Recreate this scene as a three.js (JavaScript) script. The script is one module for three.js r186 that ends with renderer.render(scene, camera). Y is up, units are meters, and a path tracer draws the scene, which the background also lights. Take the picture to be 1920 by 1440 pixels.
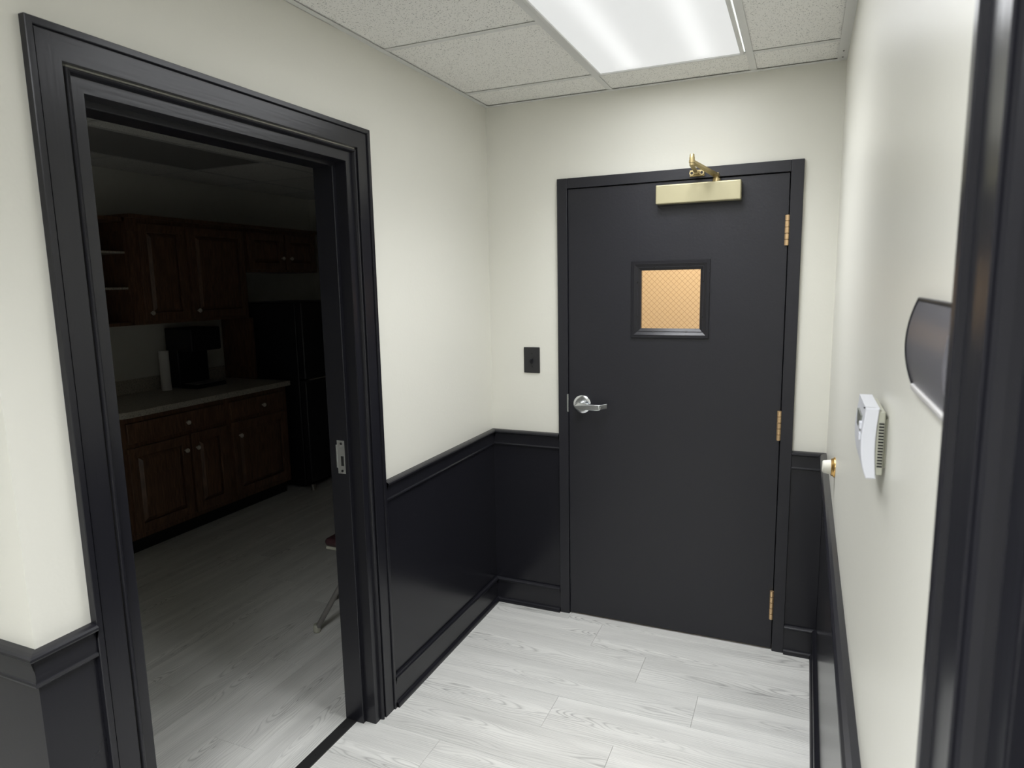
import * as THREE from 'three';
import { RoundedBoxGeometry } from 'three/addons/geometries/RoundedBoxGeometry.js';
import { RectAreaLightUniformsLib } from 'three/addons/lights/RectAreaLightUniformsLib.js';
import { mergeGeometries } from 'three/addons/utils/BufferGeometryUtils.js';

// ------------------------------------------------------------------ camera, exposure, large lights
const scene = new THREE.Scene();
scene.background = new THREE.Color(0x000000);
const camera = new THREE.PerspectiveCamera(59.85, 1920 / 1440, 0.05, 60);
camera.position.set(1.3913, 1.6144, 2.9525);
camera.rotation.set(-0.149, 0.4099, -0.0191, 'YXZ');
camera.focus = 2.9;
camera.userData.fStop = 9;
scene.add(camera);
const renderer = new THREE.WebGLRenderer();
renderer.toneMapping = THREE.LinearToneMapping;
renderer.toneMappingExposure = 1.07;
renderer.shadowMap.enabled = true;
RectAreaLightUniformsLib.init();

const CEIL = 2.427, WX = 1.509, SKEW = -0.005;      // ceiling height, right wall plane, its slight turn
function areaLight(x0, x1, z0, z1, y, color, intensity) {
  const l = new THREE.RectAreaLight(color, intensity, x1 - x0, z1 - z0);
  l.position.set((x0 + x1) / 2, y, (z0 + z1) / 2);
  l.rotation.x = -Math.PI / 2;
  scene.add(l);
  return l;
}
function trofferLight(x0, x1, z0, z1, wide, down) {     // a prismatic lens: a soft wide share, and a stronger share thrown downwards
  const color = 0xf9fbff;
  areaLight(x0 + 0.027, x1 - 0.027, z0 + 0.024, z1 - 0.024, CEIL - 0.012, color, wide);
  for (const fx of [0.27, 0.73]) for (const fz of [0.18, 0.5, 0.82]) {
    const s = new THREE.SpotLight(color, down, 0, 1.18, 1, 2);
    s.position.set(x0 + (x1 - x0) * fx, CEIL - 0.014, z0 + (z1 - z0) * fz);
    s.target.position.set(s.position.x, 0, s.position.z);
    s.castShadow = true; s.shadow.radius = 5;
    scene.add(s, s.target);
  }
}
trofferLight(0.598, 1.179, 0.238, 1.458, 4.0, 1.6);         // above the passage
trofferLight(0.598, 1.179, 2.678, 3.898, 8, 4.0);           // its twin further back along the hall
trofferLight(-1.86, -1.25, 2.678, 3.898, 2.5, 0.3);           // and one in the side branch of the hall
areaLight(0.55, 1.15, -1.05, -0.45, CEIL - 0.012, 0xffe0b8, 20.5);              // warm lamp in the space behind the door

// ------------------------------------------------------------------ random, noise, textures
let seed = 7;
const rnd = () => { seed = (seed * 1664525 + 1013904223) >>> 0; return seed / 4294967296; };
function noiseGrid(nx, ny) { const a = new Float32Array(nx * ny); for (let i = 0; i < a.length; i++) a[i] = rnd(); 
  return (x, y) => {
    const fx = ((x % nx) + nx) % nx, fy = ((y % ny) + ny) % ny;
    const x0 = Math.floor(fx) % nx, y0 = Math.floor(fy) % ny, x1 = (x0 + 1) % nx, y1 = (y0 + 1) % ny;
    let tx = fx - Math.floor(fx), ty = fy - Math.floor(fy);
    tx = tx * tx * (3 - 2 * tx); ty = ty * ty * (3 - 2 * ty);
    return (a[y0 * nx + x0] * (1 - tx) + a[y0 * nx + x1] * tx) * (1 - ty) + (a[y1 * nx + x0] * (1 - tx) + a[y1 * nx + x1] * tx) * ty;
  };
}
const N1 = noiseGrid(64, 64), N2 = noiseGrid(128, 128), N3 = noiseGrid(256, 256);
function dataTex(w, h, fn, srgb) {
  const d = new Uint8Array(w * h * 4);
  for (let j = 0; j < h; j++) for (let i = 0; i < w; i++) {
    const c = fn(i, j), k = (j * w + i) * 4;
    const v = typeof c === 'number' ? [c, c, c] : c;
    for (let q = 0; q < 3; q++) d[k + q] = Math.max(0, Math.min(255, Math.round(v[q] * 255)));
    d[k + 3] = 255;
  }
  const t = new THREE.DataTexture(d, w, h, THREE.RGBAFormat);
  t.wrapS = t.wrapT = THREE.RepeatWrapping;
  t.magFilter = THREE.LinearFilter; t.minFilter = THREE.LinearFilter;
  if (srgb) t.colorSpace = THREE.SRGBColorSpace;
  t.needsUpdate = true;
  return t;
}
// printed oak decor of the vinyl planks: five strips, each 2.56 m by 0.2 m, in one sheet
const GW = 2048, GS = 300, GN = 5, GL = 2.56;
const grainTex = (() => {
  const strips = [];
  for (let s = 0; s < GN; s++) {
    const eyes = [];
    for (let k = 0; k < 5; k++) eyes.push([(k + rnd()) * 0.5, 0.03 + rnd() * 0.14, 0.10 + rnd() * 0.12, 11 + rnd() * 6]);
    strips.push({ eyes, off: rnd() * 60, tone: (rnd() - 0.5) * 0.028 });
  }
  return dataTex(GW, GS * GN, (i, j) => {
    const s = Math.min(GN - 1, Math.floor(j / GS)), S = strips[s];
    const u = i / GW * GL, v = (j - s * GS) / GS * 0.2, o = S.off;
    const warp = (N1(u * 3 + o, v * 14 + o) - 0.5) * 0.032 + (N1(u * 9 + o, v * 30) - 0.5) * 0.010;
    let line = v + warp, w = 0;
    for (const [eu, ev, er, el] of S.eyes) {
      let du = Math.abs(u - eu); 
      const r = Math.sqrt((du / el) * (du / el) * 1.0 + (v + warp * 0.9 - ev) * (v + warp * 0.9 - ev));
      const k = Math.exp(-Math.pow(du / (er * 2.2), 2) - Math.pow((v - ev) / 0.05, 2));
      line = line * (1 - k) + (ev + r * 1.5) * k; w = Math.max(w, k);
    }
    const f = line * 118 + (N2(u * 10, v * 60) - 0.5) * 0.8;
    const saw = f - Math.floor(f);
    const ring = Math.pow(Math.max(0, 1 - Math.abs(saw - 0.5) * 2.6), 2.5) * (0.25 + 0.75 * N1(u * 5 + o + 9, v * 22 + 3)) * (0.45 + 0.8 * w);
    const streak = N3(u * 9 + o, v * 620) * 0.5 + N3(u * 26 + o, v * 900) * 0.5;
    const broad = N1(u * 2.2 + o, v * 26 + o);
    const t = 0.842 + S.tone * 0.6 - ring * 0.19 - (streak - 0.5) * 0.085 - (broad - 0.5) * 0.09;
    return [t * 1.0, t * 0.998, t * 0.975];
  }, true);
})();
const tileTex = (() => {       // mineral fibre tile 0.6 m: small pinholes and short fissures
  const n = 1024, a = new Float32Array(n * n).fill(1);
  for (let k = 0; k < 5200; k++) {
    const x = rnd() * n, y = rnd() * n, ang = rnd() * 6.28, len = 1 + rnd() * rnd() * 7, wd = 0.7 + rnd() * 1.0, dk = 0.35 + rnd() * 0.5;
    for (let t = -len / 2; t <= len / 2; t += 0.5) for (let b = -2; b <= 2; b++) for (let c = -2; c <= 2; c++) {
      const px = Math.floor(x + Math.cos(ang) * t + b), py = Math.floor(y + Math.sin(ang) * t + c);
      const d = Math.hypot(px - x - Math.cos(ang) * t, py - y - Math.sin(ang) * t);
      if (d < wd + 0.4) { const q = ((py + n) % n) * n + ((px + n) % n); a[q] = Math.min(a[q], 1 - dk * Math.min(1, wd + 0.4 - d)); }
    }
  }
  return { map: dataTex(n, n, (i, j) => { const v = (0.93 + (N3(i * 0.5, j * 0.5) - 0.5) * 0.035) * (0.32 + 0.68 * a[j * n + i]); return [v, v * 0.995, v * 0.975]; }, true),
    bump: dataTex(n, n, (i, j) => 0.55 + 0.4 * a[j * n + i] - 0.4 + (N3(i * 0.7, j * 0.7) - 0.5) * 0.15) };
})();
const stippleTex = dataTex(512, 512, (i, j) => 0.5 + (N2(i * 0.25, j * 0.25) - 0.5) * 0.5 + (N3(i * 0.5, j * 0.5) - 0.5) * 0.5);
const brushTex = dataTex(512, 512, (i, j) => 0.5 + (N3(i * 0.03125, j * 0.5) - 0.5) * 0.7 + (N2(i * 0.125, j * 0.25) - 0.5) * 0.25);
const woodTex = dataTex(512, 512, (i, j) => { const g = N3(i * 0.5, j * 0.03125) * 0.5 + N2(i * 0.25 + N1(0, j * 0.0625) * 3, j * 0.03125) * 0.5; const t = 0.75 + g * 0.5; return [0.42 * t, 0.325 * t, 0.255 * t]; }, true);
const speckTex = dataTex(512, 512, (i, j) => { const r = N3(i * 0.5, j * 0.5); const t = 0.70 + (r > 0.72 ? -0.16 : r < 0.25 ? 0.08 : 0); return [t, t * 0.97, t * 0.9]; }, true);

// ------------------------------------------------------------------ materials
function mat(o) { return new THREE.MeshPhysicalMaterial(o); }
const rgb = (r, g, b) => new THREE.Color().setRGB(r, g, b);
const M = {
  wall: mat({ name: 'cream wall paint', color: rgb(0.72, 0.71, 0.64), roughness: 0.36, specularIntensity: 0.55, bumpMap: stippleTex, bumpScale: 0.0002 }),
  black: mat({ name: 'black semi-gloss trim paint', color: rgb(0.0105, 0.0105, 0.0140), roughness: 0.28, specularIntensity: 0.8, bumpMap: brushTex, bumpScale: 0.00015 }),
  panel: mat({ name: 'black painted wainscot', color: rgb(0.0105, 0.0105, 0.0140), roughness: 0.21, specularIntensity: 0.65, bumpMap: stippleTex, bumpScale: 0.00005 }),
  door: mat({ name: 'black painted door', color: rgb(0.0105, 0.0105, 0.0150), roughness: 0.42, bumpMap: stippleTex, bumpScale: 0.00025 }),
  plank: mat({ name: 'grey oak vinyl plank', map: grainTex, color: 0xffffff, roughness: 0.42 }),
  joint: mat({ name: 'plank joint', color: rgb(0.42, 0.42, 0.41), roughness: 0.9 }),
  tile: mat({ name: 'mineral fibre ceiling tile', map: tileTex.map, bumpMap: tileTex.bump, bumpScale: 0.0012, roughness: 0.95 }),
  grid: mat({ name: 'white steel ceiling grid', color: rgb(0.68, 0.68, 0.66), roughness: 0.45 }),
  slab: mat({ name: 'plenum board', color: rgb(0.1, 0.1, 0.1), roughness: 1 }),
  brass: mat({ name: 'painted gold closer', color: rgb(0.47, 0.43, 0.275), roughness: 0.36, metalness: 0.4 }),
  brassArm: mat({ name: 'gold closer arm', color: rgb(0.52, 0.42, 0.22), roughness: 0.34, metalness: 0.8 }),
  hinge: mat({ name: 'satin brass hinge', color: rgb(0.72, 0.50, 0.28), roughness: 0.35, metalness: 0.75 }),
  steel: mat({ name: 'satin chrome', color: rgb(0.78, 0.80, 0.82), roughness: 0.2, metalness: 1 }),
  steelDull: mat({ name: 'worn steel', color: rgb(0.5, 0.48, 0.44), roughness: 0.35, metalness: 0.9 }),
  rail: mat({ name: 'brushed silver rail', color: rgb(0.72, 0.71, 0.70), roughness: 0.38, metalness: 0.45 }),
  screw: mat({ name: 'dark screw', color: rgb(0.03, 0.03, 0.03), roughness: 0.4, metalness: 0.6 }),
  glass: mat({ name: 'wired glass', color: 0xffffff, roughness: 0.02, transmission: 1, thickness: 0, ior: 1.5 }),
  wire: mat({ name: 'brass coloured wire', color: rgb(0.30, 0.19, 0.09), roughness: 0.5, metalness: 0.4 }),
  tan: mat({ name: 'tan wall paint', color: rgb(0.70, 0.62, 0.49), roughness: 0.7 }),
  white: mat({ name: 'white plastic', color: rgb(0.64, 0.65, 0.69), roughness: 0.4 }),
  beige: mat({ name: 'beige plastic', color: rgb(0.38, 0.38, 0.31), roughness: 0.45 }),
  slot: mat({ name: 'black vent slot', color: rgb(0.008, 0.008, 0.008), roughness: 0.8 }),
  lcd: mat({ name: 'grey display', color: rgb(0.16, 0.17, 0.15), roughness: 0.25 }),
  signDark: mat({ name: 'charcoal sign insert', color: rgb(0.12, 0.117, 0.128), roughness: 0.28 }),
  rubber: mat({ name: 'off-white rubber', color: rgb(0.62, 0.61, 0.54), roughness: 0.55 }),
  brassBase: mat({ name: 'polished brass', color: rgb(0.72, 0.45, 0.16), roughness: 0.25, metalness: 0.9 }),
  plate: mat({ name: 'black plastic plate', color: rgb(0.016, 0.016, 0.018), roughness: 0.38 }),
  oak: mat({ name: 'stained oak', map: woodTex, color: rgb(1, 0.95, 0.9), roughness: 0.32 }),
  counter: mat({ name: 'speckled laminate', map: speckTex, color: 0xffffff, roughness: 0.4 }),
  knob: mat({ name: 'pale knob', color: rgb(0.72, 0.68, 0.60), roughness: 0.3, metalness: 0.3 }),
  appliance: mat({ name: 'black appliance enamel', color: rgb(0.010, 0.010, 0.013), roughness: 0.38 }),
  toe: mat({ name: 'black toe kick', color: rgb(0.012, 0.012, 0.012), roughness: 0.6 }),
  paper: mat({ name: 'white paper', color: rgb(0.78, 0.77, 0.74), roughness: 0.9 }),
  chairTube: mat({ name: 'taupe painted steel tube', color: rgb(0.20, 0.19, 0.18), roughness: 0.4, metalness: 0.2 }),
  vinyl: mat({ name: 'burgundy vinyl', color: rgb(0.038, 0.012, 0.016), roughness: 0.5 }),
  lensOff: mat({ name: 'unlit troffer lens', color: rgb(0.30, 0.30, 0.30), roughness: 0.3 }),
};
const lensTex = dataTex(256, 512, (i, j) => {      // what the eye sees of two tubes through the prismatic lens
  const u = i / 256; const tube = Math.exp(-Math.pow((u - 0.27) / 0.075, 2)) + Math.exp(-Math.pow((u - 0.73) / 0.075, 2));
  const end = Math.min(1, Math.min(j, 511 - j) / 26); const pr = ((i + j) % 4 < 2 ? 0.97 : 1.0);
  const t = (0.74 + 0.26 * tube * end) * pr; return [t * 0.985, t, t * 0.995];
});
M.lens = mat({ name: 'lit prismatic lens', color: rgb(0.4, 0.4, 0.4), roughness: 0.6, emissive: 0xffffff, emissiveIntensity: 0.76, emissiveMap: lensTex });
M.leak = mat({ name: 'lit gap beside the lens', color: rgb(0.7, 0.7, 0.7), roughness: 0.6, emissive: 0xfafff8, emissiveIntensity: 0.9 });

// ------------------------------------------------------------------ builders
const names = {};
function numbered(n) { names[n] = (names[n] ?? -1) + 1; return names[n] ? `${n}_${String(names[n]).padStart(3, '0')}` : n; }
function metreUV(g) {      // uv in metres from the way each face points
  const p = g.attributes.position, n = g.attributes.normal, uv = new Float32Array(p.count * 2);
  for (let i = 0; i < p.count; i++) {
    const ax = Math.abs(n.getX(i)), ay = Math.abs(n.getY(i)), az = Math.abs(n.getZ(i));
    if (ay >= ax && ay >= az) { uv[2 * i] = p.getX(i); uv[2 * i + 1] = p.getZ(i); }
    else if (ax >= az) { uv[2 * i] = p.getZ(i); uv[2 * i + 1] = p.getY(i); }
    else { uv[2 * i] = p.getX(i); uv[2 * i + 1] = p.getY(i); }
  }
  g.setAttribute('uv', new THREE.BufferAttribute(uv, 2));
  return g;
}
function plain(g) { const h = g.index ? g.toNonIndexed() : g; for (const k of Object.keys(h.attributes)) if (!['position', 'normal', 'uv'].includes(k)) h.deleteAttribute(k); if (!h.attributes.uv) metreUV(h); return h; }
function bx(x0, x1, y0, y1, z0, z1, r = 0, seg = 2) {
  const w = x1 - x0, h = y1 - y0, d = z1 - z0;
  const g = r > 0 ? new RoundedBoxGeometry(w, h, d, seg, Math.min(r, w / 2.01, h / 2.01, d / 2.01)) : new THREE.BoxGeometry(w, h, d);
  g.translate((x0 + x1) / 2, (y0 + y1) / 2, (z0 + z1) / 2);
  return metreUV(plain(g));
}
function cyl(r0, r1, len, axis, x, y, z, seg = 24) {
  const g = new THREE.CylinderGeometry(r0, r1, len, seg);
  if (axis === 'x') g.rotateZ(-Math.PI / 2); if (axis === 'z') g.rotateX(Math.PI / 2);
  g.translate(x, y, z); return plain(g);
}
function lathe(pts, axis, x, y, z, seg = 32) {
  const g = new THREE.LatheGeometry(pts.map(p => new THREE.Vector2(p[0], p[1])), seg);
  if (axis === 'x') g.rotateZ(-Math.PI / 2); if (axis === '-x') g.rotateZ(Math.PI / 2); if (axis === 'z') g.rotateX(Math.PI / 2);
  g.translate(x, y, z); return plain(g);
}
function tube(pts, r, seg = 40, rad = 12) {
  return plain(new THREE.TubeGeometry(new THREE.CatmullRomCurve3(pts.map(p => new THREE.Vector3(...p)), false, 'catmullrom', 0.1), seg, r, rad, false));
}
function fromFaces(quads) {   // [a,b,c,d] counter-clockwise seen from outside; fifth entry: four uv pairs
  const pos = [], uv = [];
  for (const [a, b, c, d, t] of quads) {
    const T = t || [[0, 0], [1, 0], [1, 1], [0, 1]];
    for (const [p, q] of [[a, 0], [b, 1], [c, 2], [a, 0], [c, 2], [d, 3]]) { pos.push(...p); uv.push(...T[q]); }
  }
  const g = new THREE.BufferGeometry();
  g.setAttribute('position', new THREE.Float32BufferAttribute(pos, 3));
  g.setAttribute('uv', new THREE.Float32BufferAttribute(uv, 2));
  g.computeVertexNormals();
  return g;
}
// a moulding: profile of [height above the wall, y] pairs run along s; the ends lean with the profile (mitres); map turns (s, y, h) into x, y, z
function moulding(profile, s0, s1, m0, m1, map) {
  const q = [], n = profile.length;
  const at = (k, e) => { const [h, y] = profile[k]; return map(e ? s1 + m1 * h : s0 + m0 * h, y, h); };
  let len = 0;
  for (let k = 0; k + 1 < n; k++) {
    const l = Math.hypot(profile[k + 1][0] - profile[k][0], profile[k + 1][1] - profile[k][1]);
    q.push([at(k, 0), at(k, 1), at(k + 1, 1), at(k + 1, 0), [[s0, len], [s1, len], [s1, len + l], [s0, len + l]]]); len += l;
  }
  for (const e of [0, 1]) { const c = [0, 1].map(i => map(e ? s1 : s0, profile[i ? n - 1 : 0][1], 0)); for (let k = 0; k + 1 < n; k++) { const a = at(k, e), b = at(k + 1, e); q.push(e ? [c[0], a, b, c[1]] : [c[0], c[1], b, a]); } }
  return fromFaces(q);
}
// one straight run of door casing: profile of [distance from the opening, height above the wall]; path points P, Q with the outward offsets at each
function casingRun(profile, P, Q, oP, oQ, map) {
  const q = []; let len = 0;
  const L = Math.hypot(Q[0] - P[0], Q[1] - P[1]);
  const at = (k, e) => { const [d, h] = profile[k], b = e ? Q : P, o = e ? oQ : oP; return map(b[0] + o[0] * d, b[1] + o[1] * d, h); };
  for (let k = 0; k + 1 < profile.length; k++) {
    const l = Math.hypot(profile[k + 1][0] - profile[k][0], profile[k + 1][1] - profile[k][1]);
    q.push([at(k, 0), at(k, 1), at(k + 1, 1), at(k + 1, 0), [[0, len], [L, len], [L, len + l], [0, len + l]]]); len += l;
  }
  return fromFaces(q);
}
function obj(name, geos, m, parent = scene) {
  const list = (Array.isArray(geos) ? geos : [geos]).map(plain);
  const o = new THREE.Mesh(list.length > 1 ? mergeGeometries(list) : list[0], m);
  o.name = parent === scene ? numbered(name) : name;
  o.castShadow = o.receiveShadow = true;
  parent.add(o);
  return o;
}
function group(name) { const g = new THREE.Group(); g.name = numbered(name); scene.add(g); return g; }
function structGroup(name, label) { const g = group(name); g.userData = { kind: 'structure' }; if (label) g.userData.label = label; return g; }
function struct(name, geos, m, label) { const o = obj(name, geos, m); o.userData = { kind: 'structure' }; if (label) o.userData.label = label; return o; }
function thing(name, label, category, grp) { const g = group(name); g.userData = { label, category }; if (grp) g.userData.group = grp; return g; }
function base(g, x, y, z) { g.position.set(x, y, z); for (const c of g.children) { c.position.x -= x; c.position.y -= y; c.position.z -= z; } return g; }   // move a thing's origin to its base
function onRight(o) { o.position.set(WX, 0, 0); o.rotation.y = SKEW; return o; }                 // parts given as (-height above wall, y, z)

// ------------------------------------------------------------------ shell: walls
const OZ0 = 1.079, OZ1 = 1.957, OTOP = 2.024, ZL = 2.190, HALL = 4.9, LEFTX = -2.3;
const T1 = -0.115;                                       // kitchen face of the left wall
struct('wall_left', [
  bx(T1, 0, 0, CEIL + 0.05, -0.12, OZ0 - 0.034), bx(T1, 0, OTOP + 0.034, CEIL + 0.05, OZ0 - 0.034, OZ1 + 0.034), bx(T1, 0, 0, CEIL + 0.05, OZ1 + 0.034, ZL),
], M.wall, 'cream painted wall with the open doorway above black wainscot');
struct('wall_left_return', [bx(LEFTX, T1, 0, CEIL + 0.05, ZL - 0.12, ZL)], M.wall, 'cream wall turning the outside corner beside the doorway');
const DX0 = 0.4029, DX1 = 1.328, DH = 2.03, FX0 = 0.3535, FX1 = 1.3785, FH = 2.0766;
struct('wall_back', [
  bx(0, FX0 + 0.01, 0, CEIL + 0.05, -0.12, 0), bx(FX1 - 0.01, WX + 0.12, 0, CEIL + 0.05, -0.12, 0), bx(FX0 + 0.01, FX1 - 0.01, FH - 0.01, CEIL + 0.05, -0.12, 0),
], M.wall, 'cream wall around the black door');
const RZ0 = 2.561, RZ1 = 3.439;                           // opening in the right wall, beside the camera
onRight(struct('wall_right', [bx(0, 0.12, 0, CEIL + 0.05, 0, RZ0 - 0.034), bx(0, 0.12, OTOP + 0.034, CEIL + 0.05, RZ0 - 0.034, RZ1 + 0.034), bx(0, 0.12, 0, CEIL + 0.05, RZ1 + 0.034, HALL)], M.wall, 'cream wall with thermostat above black wainscot'));
struct('wall_front', [bx(LEFTX, WX + 0.15, 0, CEIL + 0.05, HALL, HALL + 0.12)], M.wall);
struct('wall_hall_end', [bx(LEFTX - 0.12, LEFTX, 0, CEIL + 0.05, ZL - 0.12, HALL)], M.wall);
// space behind the door
struct('wall_beyond', [bx(-0.62, 2.4, 0, CEIL + 0.05, -1.62, -1.5), bx(-0.74, -0.62, 0, CEIL + 0.05, -1.62, -0.12), bx(2.4, 2.52, 0, CEIL + 0.05, -1.62, -0.12), bx(1.6, 2.52, 0, CEIL + 0.05, -0.12, 0)], M.tan, 'tan wall seen through the door window');
struct('floor_beyond', [bx(-0.62, 2.4, -0.06, -0.002, -1.5, -0.06)], M.tan);
struct('ceiling_beyond', [bx(-0.62, 2.4, CEIL, CEIL + 0.05, -1.5, -0.12)], M.grid);
obj('lamp_panel', [bx(0.55, 1.15, CEIL - 0.01, CEIL + 0.002, -1.05, -0.45)], mat({ name: 'warm lit lens', color: rgb(0.7, 0.7, 0.7), roughness: 0.6, emissive: 0xffd9a8, emissiveIntensity: 0.9 })).userData = { label: 'warm square ceiling lamp behind the closed door', category: 'ceiling light' };

// ------------------------------------------------------------------ floors, plank by plank
function plankGeo(x0, x1, z0, z1, along, strip, off) {
  const g = 0.0004, t = 0.005, c = 0.0004;
  const X0 = x0 + g, X1 = x1 - g, Z0 = z0 + g, Z1 = z1 - g;
  const uvOf = (x, z) => along === 'x' ? [(x - x0 + off) / GL, (strip + 0.03 + 0.94 * (z - z0) / Math.max(0.2, z1 - z0)) / GN] : [(z - z0 + off) / GL, (strip + 0.03 + 0.94 * (x - x0) / Math.max(0.2, x1 - x0)) / GN];
  const q = [], top = [[X0 + c, Z0 + c], [X1 - c, Z0 + c], [X1 - c, Z1 - c], [X0 + c, Z1 - c]], low = [[X0, Z0], [X1, Z0], [X1, Z1], [X0, Z1]];
  const V = ([x, z], y) => [x, y, z], U = p => uvOf(p[0], p[1]);
  q.push([V(top[3], 0), V(top[2], 0), V(top[1], 0), V(top[0], 0), [U(top[3]), U(top[2]), U(top[1]), U(top[0])]]);
  for (let k = 0; k < 4; k++) {
    const n = (k + 1) % 4;
    q.push([V(top[k], 0), V(top[n], 0), V(low[n], -c), V(low[k], -c), [U(top[k]), U(top[n]), U(low[n]), U(low[k])]]);
    q.push([V(low[k], -c), V(low[n], -c), V(low[n], -t), V(low[k], -t), [U(low[k]), U(low[n]), U(low[n]), U(low[k])]]);
  }
  return fromFaces(q);
}
{
  const f = structGroup('floor', 'pale grey oak plank floor of the passage');
  obj('subfloor', [bx(-0.10, WX + 0.12, -0.06, -0.005, -0.06, HALL), bx(LEFTX, -0.10, -0.06, -0.005, ZL - 0.1, HALL)], M.joint, f);
  const given = [0.582, 0.832, 1.081, 0.573, 0.846, 0.263];
  let k = 0;
  for (let z = -0.135; z < HALL; z += 0.2, k++) {
    const z0 = Math.max(z, -0.05), z1 = Math.min(z + 0.2, HALL), xl = z0 < ZL - 0.05 ? -0.098 : LEFTX, xr = WX;
    const j0 = k >= 1 && k <= 6 ? given[k - 1] : rnd() * 1.22;
    let x = j0; while (x > xl) x -= 1.22;
    for (; x < xr; x += 1.22) {
      const a = Math.max(x, xl), b = Math.min(x + 1.22, xr);
      if (b - a < 0.01) continue;
      obj('plank', plankGeo(a, b, z0, z1, 'x', Math.floor(rnd() * GN), rnd() * 1.3), M.plank, f);
    }
  }
}
const KX = -2.93, KZ0 = -2.25, KZ1 = ZL - 0.12, KC = 2.43;
{
  const f = structGroup('floor_kitchen', 'grey oak plank floor of the dark kitchen');
  obj('subfloor', [bx(KX, -0.10, -0.06, -0.005, KZ0, KZ1)], M.joint, f);
  for (let x = -0.12; x > KX; x -= 0.2) {
    let z = KZ0 - rnd() * 1.22;
    for (; z < KZ1; z += 1.22) {
      const a = Math.max(z, KZ0), b = Math.min(z + 1.22, KZ1); if (b - a < 0.01) continue;
      obj('plank', plankGeo(Math.max(x - 0.2, KX), x, a, b, 'z', Math.floor(rnd() * GN), rnd() * 1.3), M.plank, f);
    }
  }
}
{
  const t = structGroup('trim_1', 'black transition strip across the doorway floor');
  obj('strip', [bx(-0.124, -0.078, -0.004, 0.0045, OZ0, OZ1, 0.002)], M.toe, t);
  for (const z of [1.14, 1.3, 1.46, 1.62, 1.78, 1.9]) obj('screw', [cyl(0.0035, 0.0035, 0.002, 'y', -0.101, 0.0045, z, 10)], M.screw, t);
}

// ------------------------------------------------------------------ ceilings: tiles, grid, wall angle
function tileGeo(x0, x1, z0, z1, y) { const g = bx(x0, x1, y, y + 0.015, z0, z1); const uv = g.attributes.uv, ox = rnd(), oy = rnd(); for (let i = 0; i < uv.count; i++) uv.setXY(i, uv.getX(i) / 0.6 + ox, uv.getY(i) / 0.6 + oy); return g; }
function cuts(a, b, list) { return [a, ...list.filter(v => v > a + 0.03 && v < b - 0.03), b]; }
function ceilingGrid(parent, x0, x1, z0, z1, xs, zs, y, skip) {
  const X = cuts(x0, x1, xs), Z = cuts(z0, z1, zs), w = 0.012;
  for (let i = 0; i + 1 < X.length; i++) for (let j = 0; j + 1 < Z.length; j++) {
    if (skip && skip((X[i] + X[i + 1]) / 2, (Z[j] + Z[j + 1]) / 2)) continue;
    obj('ceiling_tile', tileGeo(X[i] + 0.0025, X[i + 1] - 0.0025, Z[j] + 0.0025, Z[j + 1] - 0.0025, y + 0.0036), M.tile, parent);
  }
  for (const x of X.slice(1, -1)) obj('grid_tee', [bx(x - w, x + w, y, y + 0.0015, z0, z1), bx(x - 0.001, x + 0.001, y, y + 0.03, z0, z1)], M.grid, parent);
  for (let i = 0; i + 1 < X.length; i++) for (const z of Z.slice(1, -1)) {
    if (skip && skip((X[i] + X[i + 1]) / 2, z - 0.02) && skip((X[i] + X[i + 1]) / 2, z + 0.02)) continue;
    obj('cross_tee', [bx(X[i] + (i ? w : 0), X[i + 1] - (i + 2 < X.length ? w : 0), y + 0.0002, y + 0.0016, z - w, z + w), bx(X[i], X[i + 1], y, y + 0.03, z - 0.001, z + 0.001)], M.grid, parent);
  }
}
const TX = [0.598, 1.179], TZ = [0.238, 0.848, 1.458, 2.068, 2.678, 3.288, 3.898, 4.508];
{
  const c = structGroup('ceiling', 'suspended ceiling of speckled white tiles in a white grid');
  obj('deck', [bx(LEFTX, WX + 0.12, CEIL + 0.13, CEIL + 0.18, -0.12, HALL + 0.1)], M.slab, c);
  const lampAt = (x, z) => x > 0.6 && x < 1.178 && ((z > 0.24 && z < 1.457) || (z > 2.68 && z < 3.897));
  ceilingGrid(c, 0.001, WX, 0.001, HALL, TX, TZ, CEIL, lampAt);
  ceilingGrid(c, LEFTX, 0.001, ZL, HALL, [-1.86, -1.25, -0.64], [2.678, 3.288, 3.898, 4.508], CEIL, (x, z) => x > -1.86 && x < -1.25 && z > 2.68 && z < 3.897);
  const a = 0.022, t = 0.0012;
  obj('wall_angle', [bx(0, a, CEIL - t, CEIL, 0, ZL), bx(0, t, CEIL - t, CEIL + 0.02, 0, ZL)], M.grid, c);
  obj('wall_angle', [bx(a, WX - 0.03, CEIL - t, CEIL, 0, a)], M.grid, c);
  obj('wall_angle', [bx(WX - 0.034, WX, CEIL - t * 2, CEIL - t, 0, HALL)], M.grid, c);
  for (const z of [0.045, 0.12]) obj('rivet', [cyl(0.003, 0.003, 0.002, 'y', WX - 0.017, CEIL - 0.003, z, 8)], M.screw, c);
}
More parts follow.
